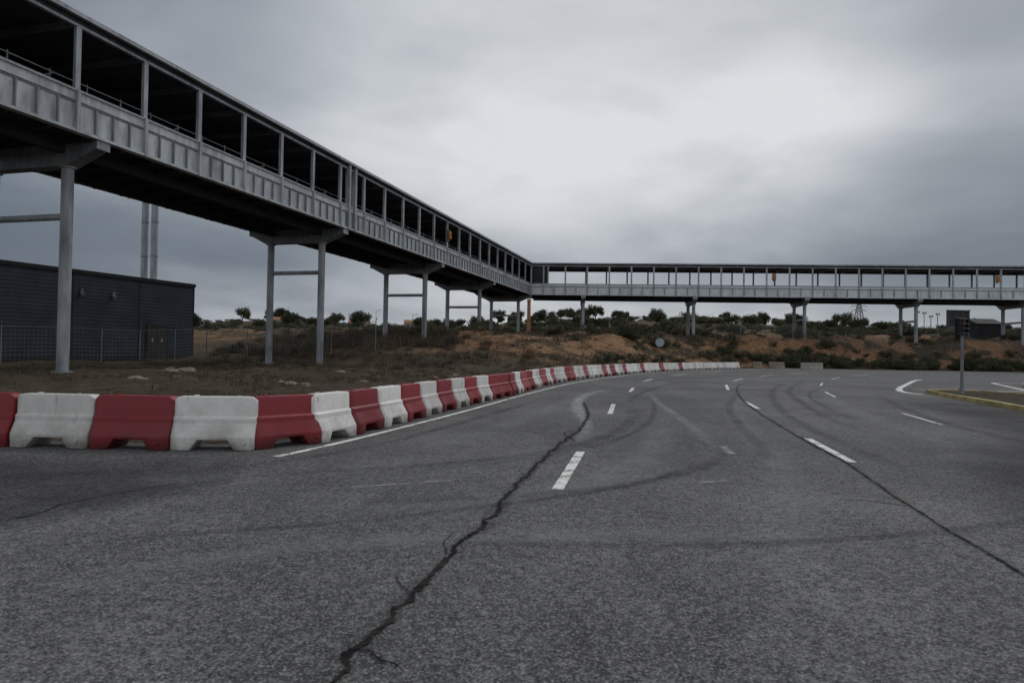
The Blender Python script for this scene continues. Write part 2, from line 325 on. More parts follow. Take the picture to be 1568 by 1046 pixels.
def barrier_mesh(name,mat,L=1.165):
    bm=bmesh.new(); H=.76; h=L/2
    xs_=[(-h,.0,.80),(-h+.06,0,1.0),(-.38,.0,1.0),(-.31,.0,.98),(-.21,.145,.88),(.21,.145,.88),(.31,.0,.98),(.38,.0,1.0),(h-.06,.0,1.0),(h,.0,.80)]
    rings=[]
    for x,zb,k in xs_:
        end=abs(x)>h-.01; e_=.78 if end else 1
        w0=.27*k; w1=.275*k
        prof=[(-w0,zb),(-w1,.19),(-.165*e_,.38),(-.165*e_,.45),(-.12*e_,.475),(-.11*e_,H-.05 if end else H),
              (.11*e_,H-.05 if end else H),(.12*e_,.475),(.165*e_,.45),(.165*e_,.38),(w1,.19),(w0,zb)]
        rings.append([bm.verts.new((x,y,z)) for y,z in prof])
    n=12
    for a,b_ in zip(rings,rings[1:]):
        for i in range(n):
            k=(i+1)%n; bm.faces.new((a[i],a[k],b_[k],b_[i]))
    bm.faces.new(rings[0]); bm.faces.new(rings[-1][::-1])
    tube(bm,(-.3,0,H-.01),(-.3,0,H+.02),.045,.04,14); tube(bm,(.3,0,H-.01),(.3,0,H+.015),.03,.028,12)
    tube(bm,(.45,-.26,.10),(.45,-.29,.10),.028,.025,12)
    bmesh.ops.recalc_face_normals(bm,faces=bm.faces[:])
    bmesh.ops.bevel(bm,geom=[e for e in bm.edges if len(e.link_faces)==2 and e.calc_face_angle(0)>.3],offset=.012,segments=2,affect='EDGES',profile=.5)
    me=bpy.data.meshes.new(name); bm.to_mesh(me); bm.free(); me.materials.append(mat)
    for p in me.polygons: p.use_smooth=True
    return me
bmW=barrier_mesh('barrier_white',M['bw']); bmR=barrier_mesh('barrier_red',M['br']); bmF=barrier_mesh('barrier_faded',M['brf'])
fine_=smoothline(barrier_line,.05)
cum=[0]
for a,b_ in zip(fine_,fine_[1:]): cum.append(cum[-1]+(b_-a).length)
def at(s):
    i=min(int(np.searchsorted(cum,s)),len(fine_)-1); i=max(i,1); t=(s-cum[i-1])/(cum[i]-cum[i-1]+1e-9); return fine_[i-1].lerp(fine_[i],t)
i0=min(range(len(fine_)),key=lambda i:abs(fine_[i].x+3.72) if fine_[i].y<11 else 99)
step=1.185; s=cum[i0]-step*6; k=0
far_seq='RRRWRRWWRWRWWRRWWRWWWRWRWWRWWWWRWWWWRWWWWRWWWWWWWWWWWWWWWWW'
while s+step<cum[-1]:
    a=at(s);b_=at(s+step); t=(b_-a).normalized(); nrm=Vector((-t.y,t.x)); c=(a+b_)/2+nrm*.27
    ch={0:'R',1:'W'}[k%2]
    if k>=16: ch=far_seq[(k-16)%len(far_seq)]
    me=bmW if ch=='W' else (bmR if (k<16 or random.random()<.3) else bmF)
    o=bpy.data.objects.new('traffic_barrier',me); link(o)
    j=.018 if k<15 else .06
    if k==6: c=c+t*.05+nrm*.04
    o.location=(c.x+random.uniform(-j,j)*.5,c.y+random.uniform(-j,j),.022)
    o.rotation_euler=(0,0,math.atan2(t.y,t.x)+random.uniform(-j,j)*1.6)
    s+=step; k+=1
# ------------------------------------------------------------------ elevated walkway
ZB,ZT=10.45,15.36
def walkway_common(fr,par,s0,s1,W,bay,first,dz,open_back,ribstep,tag,panelmat):
    z=lambda v:v+dz
    fas=bmesh.new(); st=bmesh.new(); dk=bmesh.new(); rf=bmesh.new(); dw=bmesh.new(); gr=bmesh.new()
    sides=[(0,1)] + [(W,-1)]
    for p,q in sides:
        P=lambda a,b_:(min(p+q*a,p+q*b_),max(p+q*a,p+q*b_))
        box(fas,fr,s0,s1,*P(0,.06),z(ZB+.12),z(ZB+1.19))
        box(fas,fr,s0-.01,s1+.01,*P(-.13,.22),z(ZB-.03),z(ZB+.09))
        box(gr,fr,s0-.01,s1+.01,*P(-.03,.18),z(ZB+1.20),z(ZB+1.28))
        box(fas,fr,s0,s1,*P(-.06,.12),z(ZB+1.285),z(ZB+1.66))
        box(st,fr,s0-.01,s1+.01,*P(-.12,.16),z(ZB+1.665),z(ZB+1.74))
        box(st,fr,s0,s1,*P(-.03,.15),z(ZT-.50),z(ZT-.38))
        box(st,fr,s0-.3,s1+.01,*P(-.28,-.14),z(ZT-.16),z(ZT+.02))
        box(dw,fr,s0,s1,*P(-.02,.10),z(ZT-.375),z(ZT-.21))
        sv=first
        while sv<=s1+.01:
            if sv>=s0:
                box(st,fr,sv-.08,sv+.08,*P(-.01,.14),z(ZB+1.745),z(ZT-.505))
                box(st,fr,sv-.12,sv+.12,*P(-.055,-.012),z(ZB+1.745),z(ZT-.505))
                box(st,fr,sv-.08,sv+.08,*P(-.16,-.002),z(ZB-.05),z(ZB+1.75))
                box(gr,fr,sv+.082,sv+.115,*P(-.125,-.062),z(ZB+.1),z(ZB+1.66))
            n=ribstep
            for i in range(1,n):
                r=sv+bay*i/n
                if s0<r<s1: box(gr,fr,r-.03,r+.03,*P(-.12,-.002),z(ZB+.092),z(ZB+1.195))
            sv+=bay
    if not open_back:
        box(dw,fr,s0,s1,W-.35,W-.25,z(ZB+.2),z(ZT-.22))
    box(rf,fr,s0-.3,s1,-.135,W+.135,z(ZT-.19),z(ZT-.06))
    box(dk,fr,s0,s1,.1,W-.1,z(ZB+.10),z(ZB+.30))
    for p in (1.9,W-2.0): box(dk,fr,s0,s1,p-.15,p+.15,z(ZB-.5),z(ZB+.097))
    r=s0+.5
    while r<s1: 
        box(dk,fr,r-.07,r+.07,.23,W-.23,z(ZB-.15),z(ZB+.095)); 
        r+=bay/2
    r=first
    while r<s1:
        if r>s0:
            box(gr if not open_back else st,fr,r-.08,r+.08,.15,W-.4,z(ZT-.45),z(ZT-.2))
            if not open_back: box(gr,fr,r-.07,r+.07,W-.42,W-.352,z(ZB+.31),z(ZT-.46))
        r+=bay
    bm_obj('fascia_panels_'+tag,fas,panelmat,par); bm_obj('steel_frame_'+tag,st,M['steel'],par); bm_obj('ribs_'+tag,gr,M['steel_d'],par)
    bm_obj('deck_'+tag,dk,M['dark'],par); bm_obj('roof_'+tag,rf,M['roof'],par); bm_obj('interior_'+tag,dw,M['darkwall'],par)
def pier(fr,col,hd,s,pf,pb,W,dz,ends=None):
    zt=9.40
    for p in (pf,pb):
        q=fr.w(s,p,0); g0=gz(q.x,q.y)
        tube(col,(q.x,q.y,g0-.4),(q.x,q.y,zt+.05),.25,.25,20)
        tube(col,(q.x,q.y,g0-.1),(q.x,q.y,g0+.08),.42,.42,20)
        tube(col,(q.x,q.y,zt-.05),(q.x,q.y,zt+.02),.36,.36,20)
    a=fr.w(s,pf,7.2);b_=fr.w(s,pb,7.2); tube(col,a,b_,.15,.15,14)
    prism(hd,fr,[(-.02,ZB-.36+dz),(pf-.3,zt+dz*.5),(pb+.3,zt+dz*.5),(W+.02,ZB-.36+dz),(W+.02,ZB-.034+dz),(-.02,ZB-.034+dz)],s-.3,s+.3)
    box(col,fr,s-.34,s+.34,-.06,-.023,ZB-.42+dz,ZB-.036+dz); box(col,fr,s-.34,s+.34,W+.023,W+.06,ZB-.42+dz,ZB-.036+dz)
wk=empty('elevated_walkway')
LA=Frame((-18.5,28.3),(21.3,76.8),(-76.8,21.3))
WL=7.9
walkway_common(LA,wk,-32,79.68,WL,3.613,.2-3.613*8,0,False,4,'near',M['panel'])
col=bmesh.new(); hd=bmesh.new()
for y in (10.5,30.3,50.7,69.7,86.9,105.3):
    s_=(y-28.3-1.9*.2673)/.9637
    pier(LA,col,hd,s_,1.9,6.25,WL,0)
bm_obj('columns_near',col,M['col'],wk,True); bm_obj('crossheads_near',hd,M['steel_d'],wk)
for o in wk.children:
    if o.name.startswith('columns'):
        md=o.modifiers.new('e','EDGE_SPLIT'); md.split_angle=.7
bm=bmesh.new()
for ss in (23.0,23.9): box(bm,LA,ss-.11,ss+.11,-.2,.16,ZB-.06,ZT-.2)
bm_obj('expansion_joint_posts',bm,M['steel'],wk)
bm=bmesh.new()
for z_ in (12.35,12.62,12.9): tube(bm,LA.w(-31,.9,z_),LA.w(79,.9,z_),.028,.028,6)
s_=-31
while s_<79: tube(bm,LA.w(s_,.9,10.7),LA.w(s_,.9,13.0),.03,.03,6); s_+=1.806
s_=-30
while s_<79: tube(bm,LA.w(s_,1.1,12.3),LA.w(s_+1.2,1.1,13.0),.03,.03,6); s_+=7.226
bm_obj('handrails',bm,M['steel_d'],wk)
M['panel_r']=weathered('fascia_panel_pale',(.58,.61,.64),.5,.2,1.0)
RA=Frame((2.8,105.1),(.9971,-.0758),(.0758,.9971)); WR=7.2
walkway_common(RA,wk,.15,125,WR,3.35,1.9,.013,True,2,'far',M['panel_r'])
col=bmesh.new(); hd=bmesh.new()
for t_ in (8.05,24.9,41.4,57.6,72.8,89,105,121): pier(RA,col,hd,t_,1.25,5.9,WR,.013)
bm_obj('columns_far',col,M['col'],wk,True).modifiers.new('e','EDGE_SPLIT').split_angle=.7
bm_obj('crossheads_far',hd,M['steel_d'],wk)
bm=bmesh.new(); box(bm,RA,-8.6,.14,.4,WR,ZB+.15,ZB+.33); box(bm,RA,-8.6,.14,.2,WR,ZT-.171,ZT-.04); box(bm,RA,-8.6,.14,WR,WR+.1,ZB,ZT-.1); box(bm,RA,-8.7,-8.6,.4,WR,ZB,ZT-.1)
box(bm,RA,.3,2.5,.2,.28,ZB+1.8,ZT-.5)
bm_obj('corner_module',bm,M['darkwall'],wk)
bm=bmesh.new(); box(bm,RA,-.12,.14,-.2,.14,ZB-.06,ZT-.2); box(bm,RA,2.5,2.7,-.1,.14,ZB+1.8,ZT-.5); bm_obj('corner_post',bm,M['steel'],wk)
def lampbox(fr,s_,z_):
    bm=bmesh.new(); prism(bm,fr,[(-.42,z_),(-.20,z_-.12),(-.20,z_+.8),(-.38,z_+.75)],s_-.3,s_+.3); o=bm_obj('hazard_lamp_housing',bm,M['orange'],wk,bevel=.04,seg=2)
    bm=bmesh.new(); box(bm,fr,s_-.1,s_+.1,-.2,.0,z_-.3,z_+.9); tube(bm,fr.w(s_,-.46,z_+.35),fr.w(s_,-.38,z_+.37),.14,.14,12); bm_obj('hazard_lamp_bracket',bm,M['steel_d'],wk)
lampbox(LA,43.5,13.1); lampbox(RA,36.4,13.1); lampbox(RA,68.3,13.1)
# ------------------------------------------------------------------ warehouse
m,nt,b=newmat('corrugated_cladding'); co=nt.obj(); w=nt.new('ShaderNodeTexWave',wave_type='BANDS',bands_direction='Z',wave_profile='SIN'); nt.l.new(co,w.inputs[0]); w.inputs['Scale'].default_value=1.1
n=nt.noise(.7,4,.6,co); cc_=nt.mix(nt.ramp(n,[(.35,.0),(.65,1.0)]),(.030,.040,.050),(.046,.058,.071))
nt.l.new(nt.mix(nt.ramp(w.outputs[1],[(.10,.35),(.4,0.0)]),cc_,(.016,.021,.028)),b.inputs['Base Color'])
nt.l.new(nt.bump(w.outputs[1],.015,.6),b.inputs['Normal']); b.inputs['Roughness'].default_value=.75; b.inputs['Specular IOR Level'].default_value=.2
M['corr']=m
wh=empty('warehouse'); BF=Frame((-30,64.3),(-6,-16.3),(-16.3,6))
bm=bmesh.new(); box(bm,BF,0,52,0,30,-.3,7.25); bm_obj('walls',bm,M['corr'],wh)
bm=bmesh.new(); box(bm,BF,-.08,52.1,-.08,.22,7.12,7.42); box(bm,BF,-.08,.22,.23,30.1,7.12,7.42); 
for i in range(0,52,6): box(bm,BF,i+.02,i+.08,-.025,-.003,.1,7.11)
box(bm,BF,-.03,52,-.06,-.003,0,.55)
bm_obj('parapet_trim',bm,M['black'],wh)
sd=4.2
bm=bmesh.new(); box(bm,BF,sd-1.1,sd+1.1,-.07,-.004,.2,3.35); bm_obj('door_frame',bm,M['black'],wh)
bm=bmesh.new(); box(bm,BF,sd-.98,sd-.02,-.10,-.073,.3,3.2); box(bm,BF,sd+.02,sd+.98,-.10,-.073,.3,3.2); bm_obj('door_leaves',bm,weathered('door_paint',(.040,.038,.038),.6,.3),wh)
bm=bmesh.new(); box(bm,BF,sd-.60,sd-.40,-.125,-.103,1.9,2.2); box(bm,BF,sd+.40,sd+.60,-.125,-.103,1.9,2.2); bm_obj('door_notices',bm,M['conc'],wh)
bm=bmesh.new()
for ss in (8.6,11.4): tube(bm,BF.w(ss,-.02,5.6),BF.w(ss,-.3,5.5),.12,.15,14); box(bm,BF,ss-.05,ss+.05,-.2,-.003,5.7,5.95)
bm_obj('wall_lamps',bm,M['steel_d'],wh)
for x,y in ((-43.6,80.5),(-42.2,80)):
    e=empty('exhaust_stack',(x,y,0)); bm=bmesh.new(); tube(bm,(0,0,0),(0,0,20),.38,.38,20); bm_obj('shaft',bm,M['col'],e,True).modifiers.new('e','EDGE_SPLIT').split_angle=.7
    bm=bmesh.new()
    for z_ in (4,8,12,16,19.6): tube(bm,(0,0,z_),(0,0,z_+.15),.41,.41,20)
    bm_obj('flanges',bm,M['steel_d'],e)
e=empty('brick_chimney',(3.6,150,gz(3.6,150))); h_=13.3-e.location.z
bm=bmesh.new(); tube(bm,(0,0,-.5),(0,0,h_),.45,.36,16); tube(bm,(0,0,h_-.6),(0,0,h_-.2),.45,.45,16); bm_obj('shaft',bm,M['brick'],e)
# ------------------------------------------------------------------ fences
def fence(pts,h,sp,name='chain_link_fence'):
    e=empty(name); po=bmesh.new(); L=[Vector(p) for p in pts]
    prev=None
    for a,b_ in zip(L,L[1:]):
        n=max(1,int((b_-a).length/sp))
        for i in range(n+1):
            p=a.lerp(b_,i/n); z_=gz(p.x,p.y); q=Vector((p.x,p.y,z_))
            tube(po,q-Vector((0,0,.2)),q+Vector((0,0,h)),.04,.04,8)
            tube(po,q+Vector((0,0,h)),q+Vector((.18,-.25,h+.3)),.03,.03,6)
            if prev is not None and (q-prev).length>.01:
                m_=max(1,int(h/.28))
                for k_ in range(m_+1): tube(po,prev+Vector((0,0,h*k_/m_)),q+Vector((0,0,h*k_/m_)),.007 if 0<k_<m_ else .02,None,4)
                nn=int((q-prev).length/.28)
                for k_ in range(nn):
                    pp=prev.lerp(q,k_/nn); tube(po,pp,pp+Vector((0,0,h)),.006,None,3)
            prev=q
    bm_obj('posts_and_mesh',po,M['steel_d'],e)
fence([(-38.5,40),(-33.5,50.5),(-27.5,61.5),(-20,61),(-12,60)],2.6,3.0)
fence([(30,101),(60,99),(110,96)],1.8,3.5)
# ------------------------------------------------------------------ foliage
def foliage(name,stops):
    m,nt,b=newmat(name); geo=nt.new('ShaderNodeNewGeometry'); oi=nt.new('ShaderNodeObjectInfo')
    f=nt.math('MULTIPLY_ADD',geo.outputs['Random Per Island'],.5,nt.math('MULTIPLY',oi.outputs['Random'],.5))
    nt.l.new(nt.ramp(f,stops),b.inputs['Base Color']); b.inputs['Roughness'].default_value=.8; b.inputs['Specular IOR Level'].default_value=.15
    return m
M['leafA']=foliage('scrub_leaves',[(.1,(.030,.036,.020)),(.5,(.060,.068,.038)),(.9,(.11,.11,.065))])
M['leafB']=foliage('broom_leaves',[(.1,(.046,.047,.032)),(.5,(.095,.092,.06)),(.9,(.16,.14,.09))])
M['twig']=foliage('dead_brush',[(.1,(.05,.038,.028)),(.5,(.11,.085,.062)),(.9,(.20,.155,.11))])
M['grass']=foliage('dry_grass_blades',[(.1,(.040,.034,.02)),(.5,(.11,.085,.052)),(.9,(.20,.16,.105))])
def leafmesh(name,mat,n,lobes,leaf,seed,tall=1.0):
    r=np.random.default_rng(seed); V=[];F=[]
    lb=[(r.uniform(-.75,.75),r.uniform(-.75,.75),r.uniform(.3,.95)*tall,r.uniform(.28,.55)) for _ in range(lobes)]
    for _ in range(n):
        x,y,z,R=lb[r.integers(lobes)]
        d=r.normal(size=3); d/=np.linalg.norm(d); rr=R*(r.random()**.4)*(1+.25*r.normal())
        c=np.array([x,y,z])+d*rr
        c[2]=max(c[2],.02)
        a=r.normal(size=3); a/=np.linalg.norm(a); b_=np.cross(a,r.normal(size=3)); b_/=np.linalg.norm(b_)
        s_=leaf*r.uniform(.5,1.4); k=len(V)
        V+=[tuple(c+a*s_),tuple(c+b_*s_*.5),tuple(c-a*s_),tuple(c-b_*s_*.5)]; F.append((k,k+1,k+2,k+3))
    for _ in range(10):
        x,y,z,R=lb[r.integers(lobes)]; k=len(V); w=.02
        V+=[(-w,0,0),(w,0,0),(x+w,y,z),(x-w,y,z)]; F.append((k,k+1,k+2,k+3))
        k=len(V); V+=[(0,-w,0),(0,w,0),(x,y+w,z),(x,y-w,z)]; F.append((k,k+1,k+2,k+3))
    me=bpy.data.meshes.new(name); me.from_pydata(V,[],F); me.materials.append(mat); return me
def twigmesh(name,mat,n,seed,h=1.0,spread=.6,w=.012):
    r=np.random.default_rng(seed); V=[];F=[]
    for _ in range(n):
        bx,by=r.normal(size=2)*spread*.35; ang=r.uniform(0,6.28); le=r.uniform(.1,1)*spread*.6; hh=h*r.uniform(.35,1)
        t0=np.array([bx,by,0]); t1=np.array([bx+math.cos(ang)*le*.4,by+math.sin(ang)*le*.4,hh*.6]); t2=np.array([bx+math.cos(ang)*le,by+math.sin(ang)*le,hh])
        sx,sy=math.cos(ang+1.57+r.normal()*.6)*w,math.sin(ang+1.57+r.normal()*.6)*w; k=len(V); s_=np.array([sx,sy,0])
        V+=[tuple(t0-s_),tuple(t0+s_),tuple(t1+s_*.8),tuple(t1-s_*.8),tuple(t2)]; F+=[(k,k+1,k+2,k+3),(k+3,k+2,k+4)]
        for j in range(3):
            f_=r.uniform(.3,.95); c=t0*(1-f_)+t2*f_; d=np.array([r.normal()*.18,r.normal()*.18,r.uniform(.05,.2)])*h; k=len(V)
            V+=[tuple(c-s_*.6),tuple(c+s_*.6),tuple(c+d)]; F.append((k,k+1,k+2))
    me=bpy.data.meshes.new(name); me.from_pydata(V,[],F); me.materials.append(mat); return me
SH=[leafmesh('scrub_a%d'%i,M['leafA'],1500,9,.075,i) for i in range(4)]+[leafmesh('broom_b%d'%i,M['leafB'],1200,8,.07,20+i,1.1) for i in range(3)]
TW=[twigmesh('brush_%d'%i,M['twig'],150,40+i,1.0,1.1,.010) for i in range(3)]
TR=[]
def treemesh(name,seed):
    r=random.Random(seed); base=leafmesh(name+'_c',M['leafA'],2200,13,.10,seed+100)
    V=[(v.co.x*.85,v.co.y*.85,v.co.z*1.0+.75) for v in base.vertices]; F=[tuple(p.vertices) for p in base.polygons]
    bm=bmesh.new(); tube(bm,(0,0,-.1),(.03,.02,.9),.07,.045,8)
    for _ in range(5): a=r.uniform(0,6.28); tube(bm,(.03,.02,r.uniform(.6,.9)),(math.cos(a)*.5,math.sin(a)*.5,r.uniform(1.1,1.5)),.035,.012,6)
    me2=bpy.data.meshes.new('t'); bm.to_mesh(me2); bm.free(); k=len(V); V+=[tuple(v.co) for v in me2.vertices]; F+=[tuple(i+k for i in p.vertices) for p in me2.polygons]
    me=bpy.data.meshes.new(name); me.from_pydata(V,[],F); me.materials.append(M['leafA']); return me
TR=[treemesh('tree_m%d'%i,i) for i in range(3)]
def inst(par,name,me,x,y,sx,sz,z=None):
    o=bpy.data.objects.new(name,me); COL.objects.link(o); o.parent=par
    o.location=(x,y,(gz(x,y) if z is None else z)-.06*sz); o.rotation_euler=(random.uniform(-.08,.08),random.uniform(-.08,.08),random.uniform(0,6.28)); o.scale=(sx,sx,sz)
def scatter(par,name,meshes,n,fx,fy,size,cond=None,asp=(.7,1.1)):
    X=np.array([fx() for _ in range(n)]);Y=np.array([fy() for _ in range(n)]); D=dist_out(X,Y); Z=terrain(X,Y)
    for x,y,d,z in zip(X,Y,D,Z):
        if d<1.0 or (cond and not cond(x,y,d)): continue
        s_=random.uniform(*size); inst(par,name,random.choice(meshes),x,y,s_,s_*random.uniform(*asp),z)
U=random.uniform
hr=empty('roadside_hedgerow')
scatter(hr,'hedge_clump',SH[:4]+SH[:4]+SH[4:],230,lambda:U(33,125),lambda:U(92.5,96),(.7,1.5),lambda x,y,d:d<4.0 and d>.9,(.75,1.2))
bs=empty('bank_scrub')
def bcond(x,y,d):
    if 1<x<9 and y<86 and d<16: return random.random()<.08      # bare earth face
    return d>1.6 and math.sin(x*.5+y*.23)+math.sin(x*.21-y*.4+1)>-.1
scatter(bs,'scrub_clump',SH,330,lambda:U(4,48),lambda:U(62,104),(.5,1.5),bcond)
scatter(bs,'scrub_clump_low',SH[4:]+TW+TW,190,lambda:U(-30,45),lambda:U(62,108),(.4,1.0),lambda x,y,d:d>2 and not(0<x<9 and y<86))
scatter(bs,'scrub_clump_right',SH,70,lambda:U(45,115),lambda:U(97,108),(.5,1.1),None)
db=empty('dead_brushwood')
scatter(db,'brush_clump',TW+TW+SH[4:5],230,lambda:U(-29,-6),lambda:U(63,78),(.6,1.4),lambda x,y,d:d>3,(.7,1.1))
scatter(db,'brush_clump_b',TW,160,lambda:U(-26,8),lambda:U(46,62),(.25,.8),lambda x,y,d:d>3,(.6,1))
ps=empty('plain_scrub')
scatter(ps,'plain_clump',SH,600,lambda:U(-110,190),lambda:U(104,215),(.9,2.2),lambda x,y,d:abs(x)<y*.9 and (x>-5 or random.random()<.6),(.5,.85))
scatter(ps,'plain_clump_far',SH,780,lambda:U(-330,420),lambda:U(215,480),(1.6,4.5),lambda x,y,d:abs(x)<y*.9,(.4,.7))
tl=empty('distant_treeline')
scatter(tl,'tree',TR,300,lambda:U(-420,460),lambda:U(380,560),(2.6,5.5),lambda x,y,d:math.sin(x*.035+1)+math.sin(x*.013)+.5*math.sin(x*.11)>.1,(.7,1.0))
scatter(tl,'tree_near',TR,60,lambda:U(-100,170),lambda:U(150,300),(1.8,3.2),None,(.7,1.0))
tuft=twigmesh('tuft',M['grass'],16,77,.22,.25,.008); tv=np.array([v.co[:] for v in tuft.vertices]); tf=[tuple(p.vertices) for p in tuft.polygons]
GV=[];GF=[];off=0
def grass(n,fx,fy,sc,cond):
    global off
    X=np.array([fx() for _ in range(n)]);Y=np.array([fy() for _ in range(n)]); D=dist_out(X,Y); Z=terrain(X,Y)
    for x,y,d,z in zip(X,Y,D,Z):
        if d<.15 or not cond(x,y,d): continue
        a=U(0,6.28); c_,s_=math.cos(a),math.sin(a); k=U(*sc); v=tv*k
        w=np.stack([v[:,0]*c_-v[:,1]*s_+x,v[:,0]*s_+v[:,1]*c_+y,v[:,2]+z-.01],1); GV.append(w); GF.extend([tuple(i+off for i in f) for f in tf]); off+=len(tv)
grass(3200,lambda:U(-30,10),lambda:U(10,62),(.4,1.5),lambda x,y,d:math.sin(x*.6+y*.3)+math.sin(x*.23-y*.5)>-.8)
grass(900,lambda:U(-8,30),lambda:U(20,84),(.6,1.7),lambda x,y,d:d<2.5)
grass(1800,lambda:U(-20,45),lambda:U(55,104),(1.2,3),lambda x,y,d:d>1)
mesh_obj('dry_grass',np.concatenate(GV).tolist(),GF,M['grass'])
rk=empty('rubble_rocks')
for x,y,s_ in [(-14.6,26.5,.28),(-14.1,26.2,.18),(-13.2,26.9,.13),(-15.3,27.8,.22),(-8.4,26.0,.24),(-7.9,26.2,.18),(-8.9,26.4,.17),(-7.6,25.5,.12),(-16.5,33,.3),(-9.5,38,.25),(-4,36,.18),(-3.3,41,.22),(-11,21,.10),(-9,18,.08),(-6.5,30,.14),(-18,36,.25),(-17,35.6,.4)]:
    bm=bmesh.new(); bmesh.ops.create_icosphere(bm,subdivisions=2,radius=1)
    for v in bm.verts: v.co*=1+random.uniform(-.22,.22)
    for v in bm.verts: v.co=Vector((v.co.x*1.3,v.co.y,v.co.z*.5))*s_
    o=bm_obj('rock',bm,M['rock'],rk); o.location=(x,y,gz(x,y)+.05*s_); o.rotation_euler=(0,0,U(0,6))
# ------------------------------------------------------------------ street furniture
e=empty('traffic_light',(18.4,27.9,.12))
bm=bmesh.new(); tube(bm,(0,0,0),(0,0,2.35),.06,.055,14); tube(bm,(0,0,0),(0,0,.25),.11,.09,14); tube(bm,(0,0,2.3),(0,0,2.42),.08,.08,14); bm_obj('pole',bm,M['steel_d'],e)
bm=bmesh.new(); box(bm,WF,-.17,.17,-.13,.12,2.38,3.08); box(bm,WF,-.22,.22,.10,.13,2.33,3.13); bm_obj('signal_head',bm,M['black'],e,bevel=.03,seg=2)
m,nt,b=newmat('red_lens'); b.inputs['Base Color'].default_value=(.3,.03,.03,1); b.inputs['Roughness'].default_value=.2
m2,nt2,b2=newmat('dark_lens'); b2.inputs['Base Color'].default_value=(.03,.035,.02,1); b2.inputs['Roughness'].default_value=.2
for z_,mm in ((2.92,m),(2.72,m2),(2.52,m2)):
    bm=bmesh.new(); tube(bm,(0,-.131,z_),(0,-.15,z_),.085,.07,18); bm_obj('lens',bm,mm,e)
    bm=bmesh.new()
    for i in range(10):
        a0=math.pi*(i/10);a1=math.pi*((i+1)/10)
        q=[(math.cos(a)*.1,yy,z_+math.sin(a)*.1) for a,yy in ((a0,-.13),(a1,-.13),(a1,-.3),(a0,-.3))]
        bm.faces.new([bm.verts.new(c) for c in q])
    bm_obj('visor',bm,M['black'],e)
e=empty('round_traffic_sign',(15.7,72.5,gz(15.7,72.5)))
bm=bmesh.new(); tube(bm,(0,.05,-.2),(0,.05,3.1),.04,.04,10); bm_obj('pole',bm,M['steel_d'],e)
bm=bmesh.new(); tube(bm,(0,0,2.65),(0,-.03,2.65),.45,.45,32); tube(bm,(0,0.01,2.65),(0,-.045,2.65),.47,.47,32) ; bm_obj('disc',bm,M['signback'],e)
def cblock(x,y,l,name='concrete_barrier',mat='conc'):
    e=empty(name,(x,y,max(0,gz(x,y))+.02),U(-.1,.1)); bm=bmesh.new()
    prism(bm,Frame((0,0),(1,0),(0,1)),[(-.3,0),(-.3,.12),(-.17,.35),(-.1,.85),(.1,.85),(.17,.35),(.3,.12),(.3,0)],-l/2,l/2); bm_obj('body',bm,M[mat],e,bevel=.02)
cblock(38,86.5,2.7); cblock(34.2,88.2,2.0,mat='rock'); cblock(31.2,86.8,1.2,mat='rock')
e=empty('white_container',(25.5,200,gz(25.5,200))); bm=bmesh.new(); box(bm,WF,-4.5,4.5,0,2.6,0,2.6)
for i in range(30): box(bm,WF,-4.4+i*.3,-4.28+i*.3,-.06,-.003,.15,2.45)
bm_obj('body',bm,M['white_cont'],e)
def pylon(x,y,h,t=.24):
    e=empty('electricity_pylon',(x,y,gz(x,y)-.5)); bm=bmesh.new(); lv=[0,.2,.38,.54,.68,.8,.9,1]
    wd=[.14*(1-l)+.018 for l in lv]
    for i in range(len(lv)-1):
        a=h*lv[i];b_=h*lv[i+1];wa=wd[i]*h;wb=wd[i+1]*h
        c=[(-1,-1),(1,-1),(1,1),(-1,1)]
        for k in range(4):
            p=c[k];q=c[(k+1)%4]
            tube(bm,(p[0]*wa,p[1]*wa,a),(p[0]*wb,p[1]*wb,b_),t,t,4); tube(bm,(p[0]*wa,p[1]*wa,a),(q[0]*wb,q[1]*wb,b_),t*.6,t*.6,4); tube(bm,(q[0]*wa,q[1]*wa,a),(p[0]*wb,p[1]*wb,b_),t*.6,t*.6,4)
    for z_,l in ((.68,.2),(.8,.24),(.9,.17)):
        for s_ in (-1,1):
            tube(bm,(0,0,h*(z_+.03)),(s_*h*l,0,h*z_),t*.8,t*.6,4); tube(bm,(0,0,h*(z_-.02)),(s_*h*l,0,h*z_),t*.8,t*.6,4); tube(bm,(s_*h*l,0,h*z_),(s_*h*l,0,h*(z_-.05)),t*.8,t*.8,4)
    bm_obj('lattice',bm,M['steel_d'],e)
pylon(254,500,24)
e=empty('billboard',(73.2,112,gz(73,112))); zb=e.location.z
bm=bmesh.new(); box(bm,WF,-1.9,1.9,0,.12,6.9-zb,9.7-zb); bm_obj('board',bm,weathered('grey_board',(.12,.135,.15),.6,.2),e)
bm=bmesh.new()
for x in (-1.7,-.6,.6,1.7): box(bm,WF,x-.07,x+.07,-.12,-.003,-.3,9.75-zb)
for z_ in (5.2,6.6,8.2,9.6): box(bm,WF,-1.95,1.95,-.19,-.123,z_-zb,z_-zb+.1)
for a in ((-1.7,-.6),(.6,1.7)): tube(bm,(a[0],-.05,0),(a[1],-.05,6.9-zb),.05,.05,6)
bm_obj('support_frame',bm,M['steel_d'],e)
for x,h_ in ((66.5,4.2),(67.6,4.6),(68.7,4.3),(69.8,4.6)):
    e=empty('floodlight_mast',(x,112,gz(x,112))); bm=bmesh.new(); tube(bm,(0,0,-.3),(0,0,h_),.06,.05,8); box(bm,WF,-.35,.35,-.06,.06,h_-.05,h_+.05); box(bm,WF,-.32,-.1,-.12,-.065,h_+.06,h_+.22); box(bm,WF,.1,.32,-.12,-.065,h_+.06,h_+.22); bm_obj('mast',bm,M['steel_d'],e)
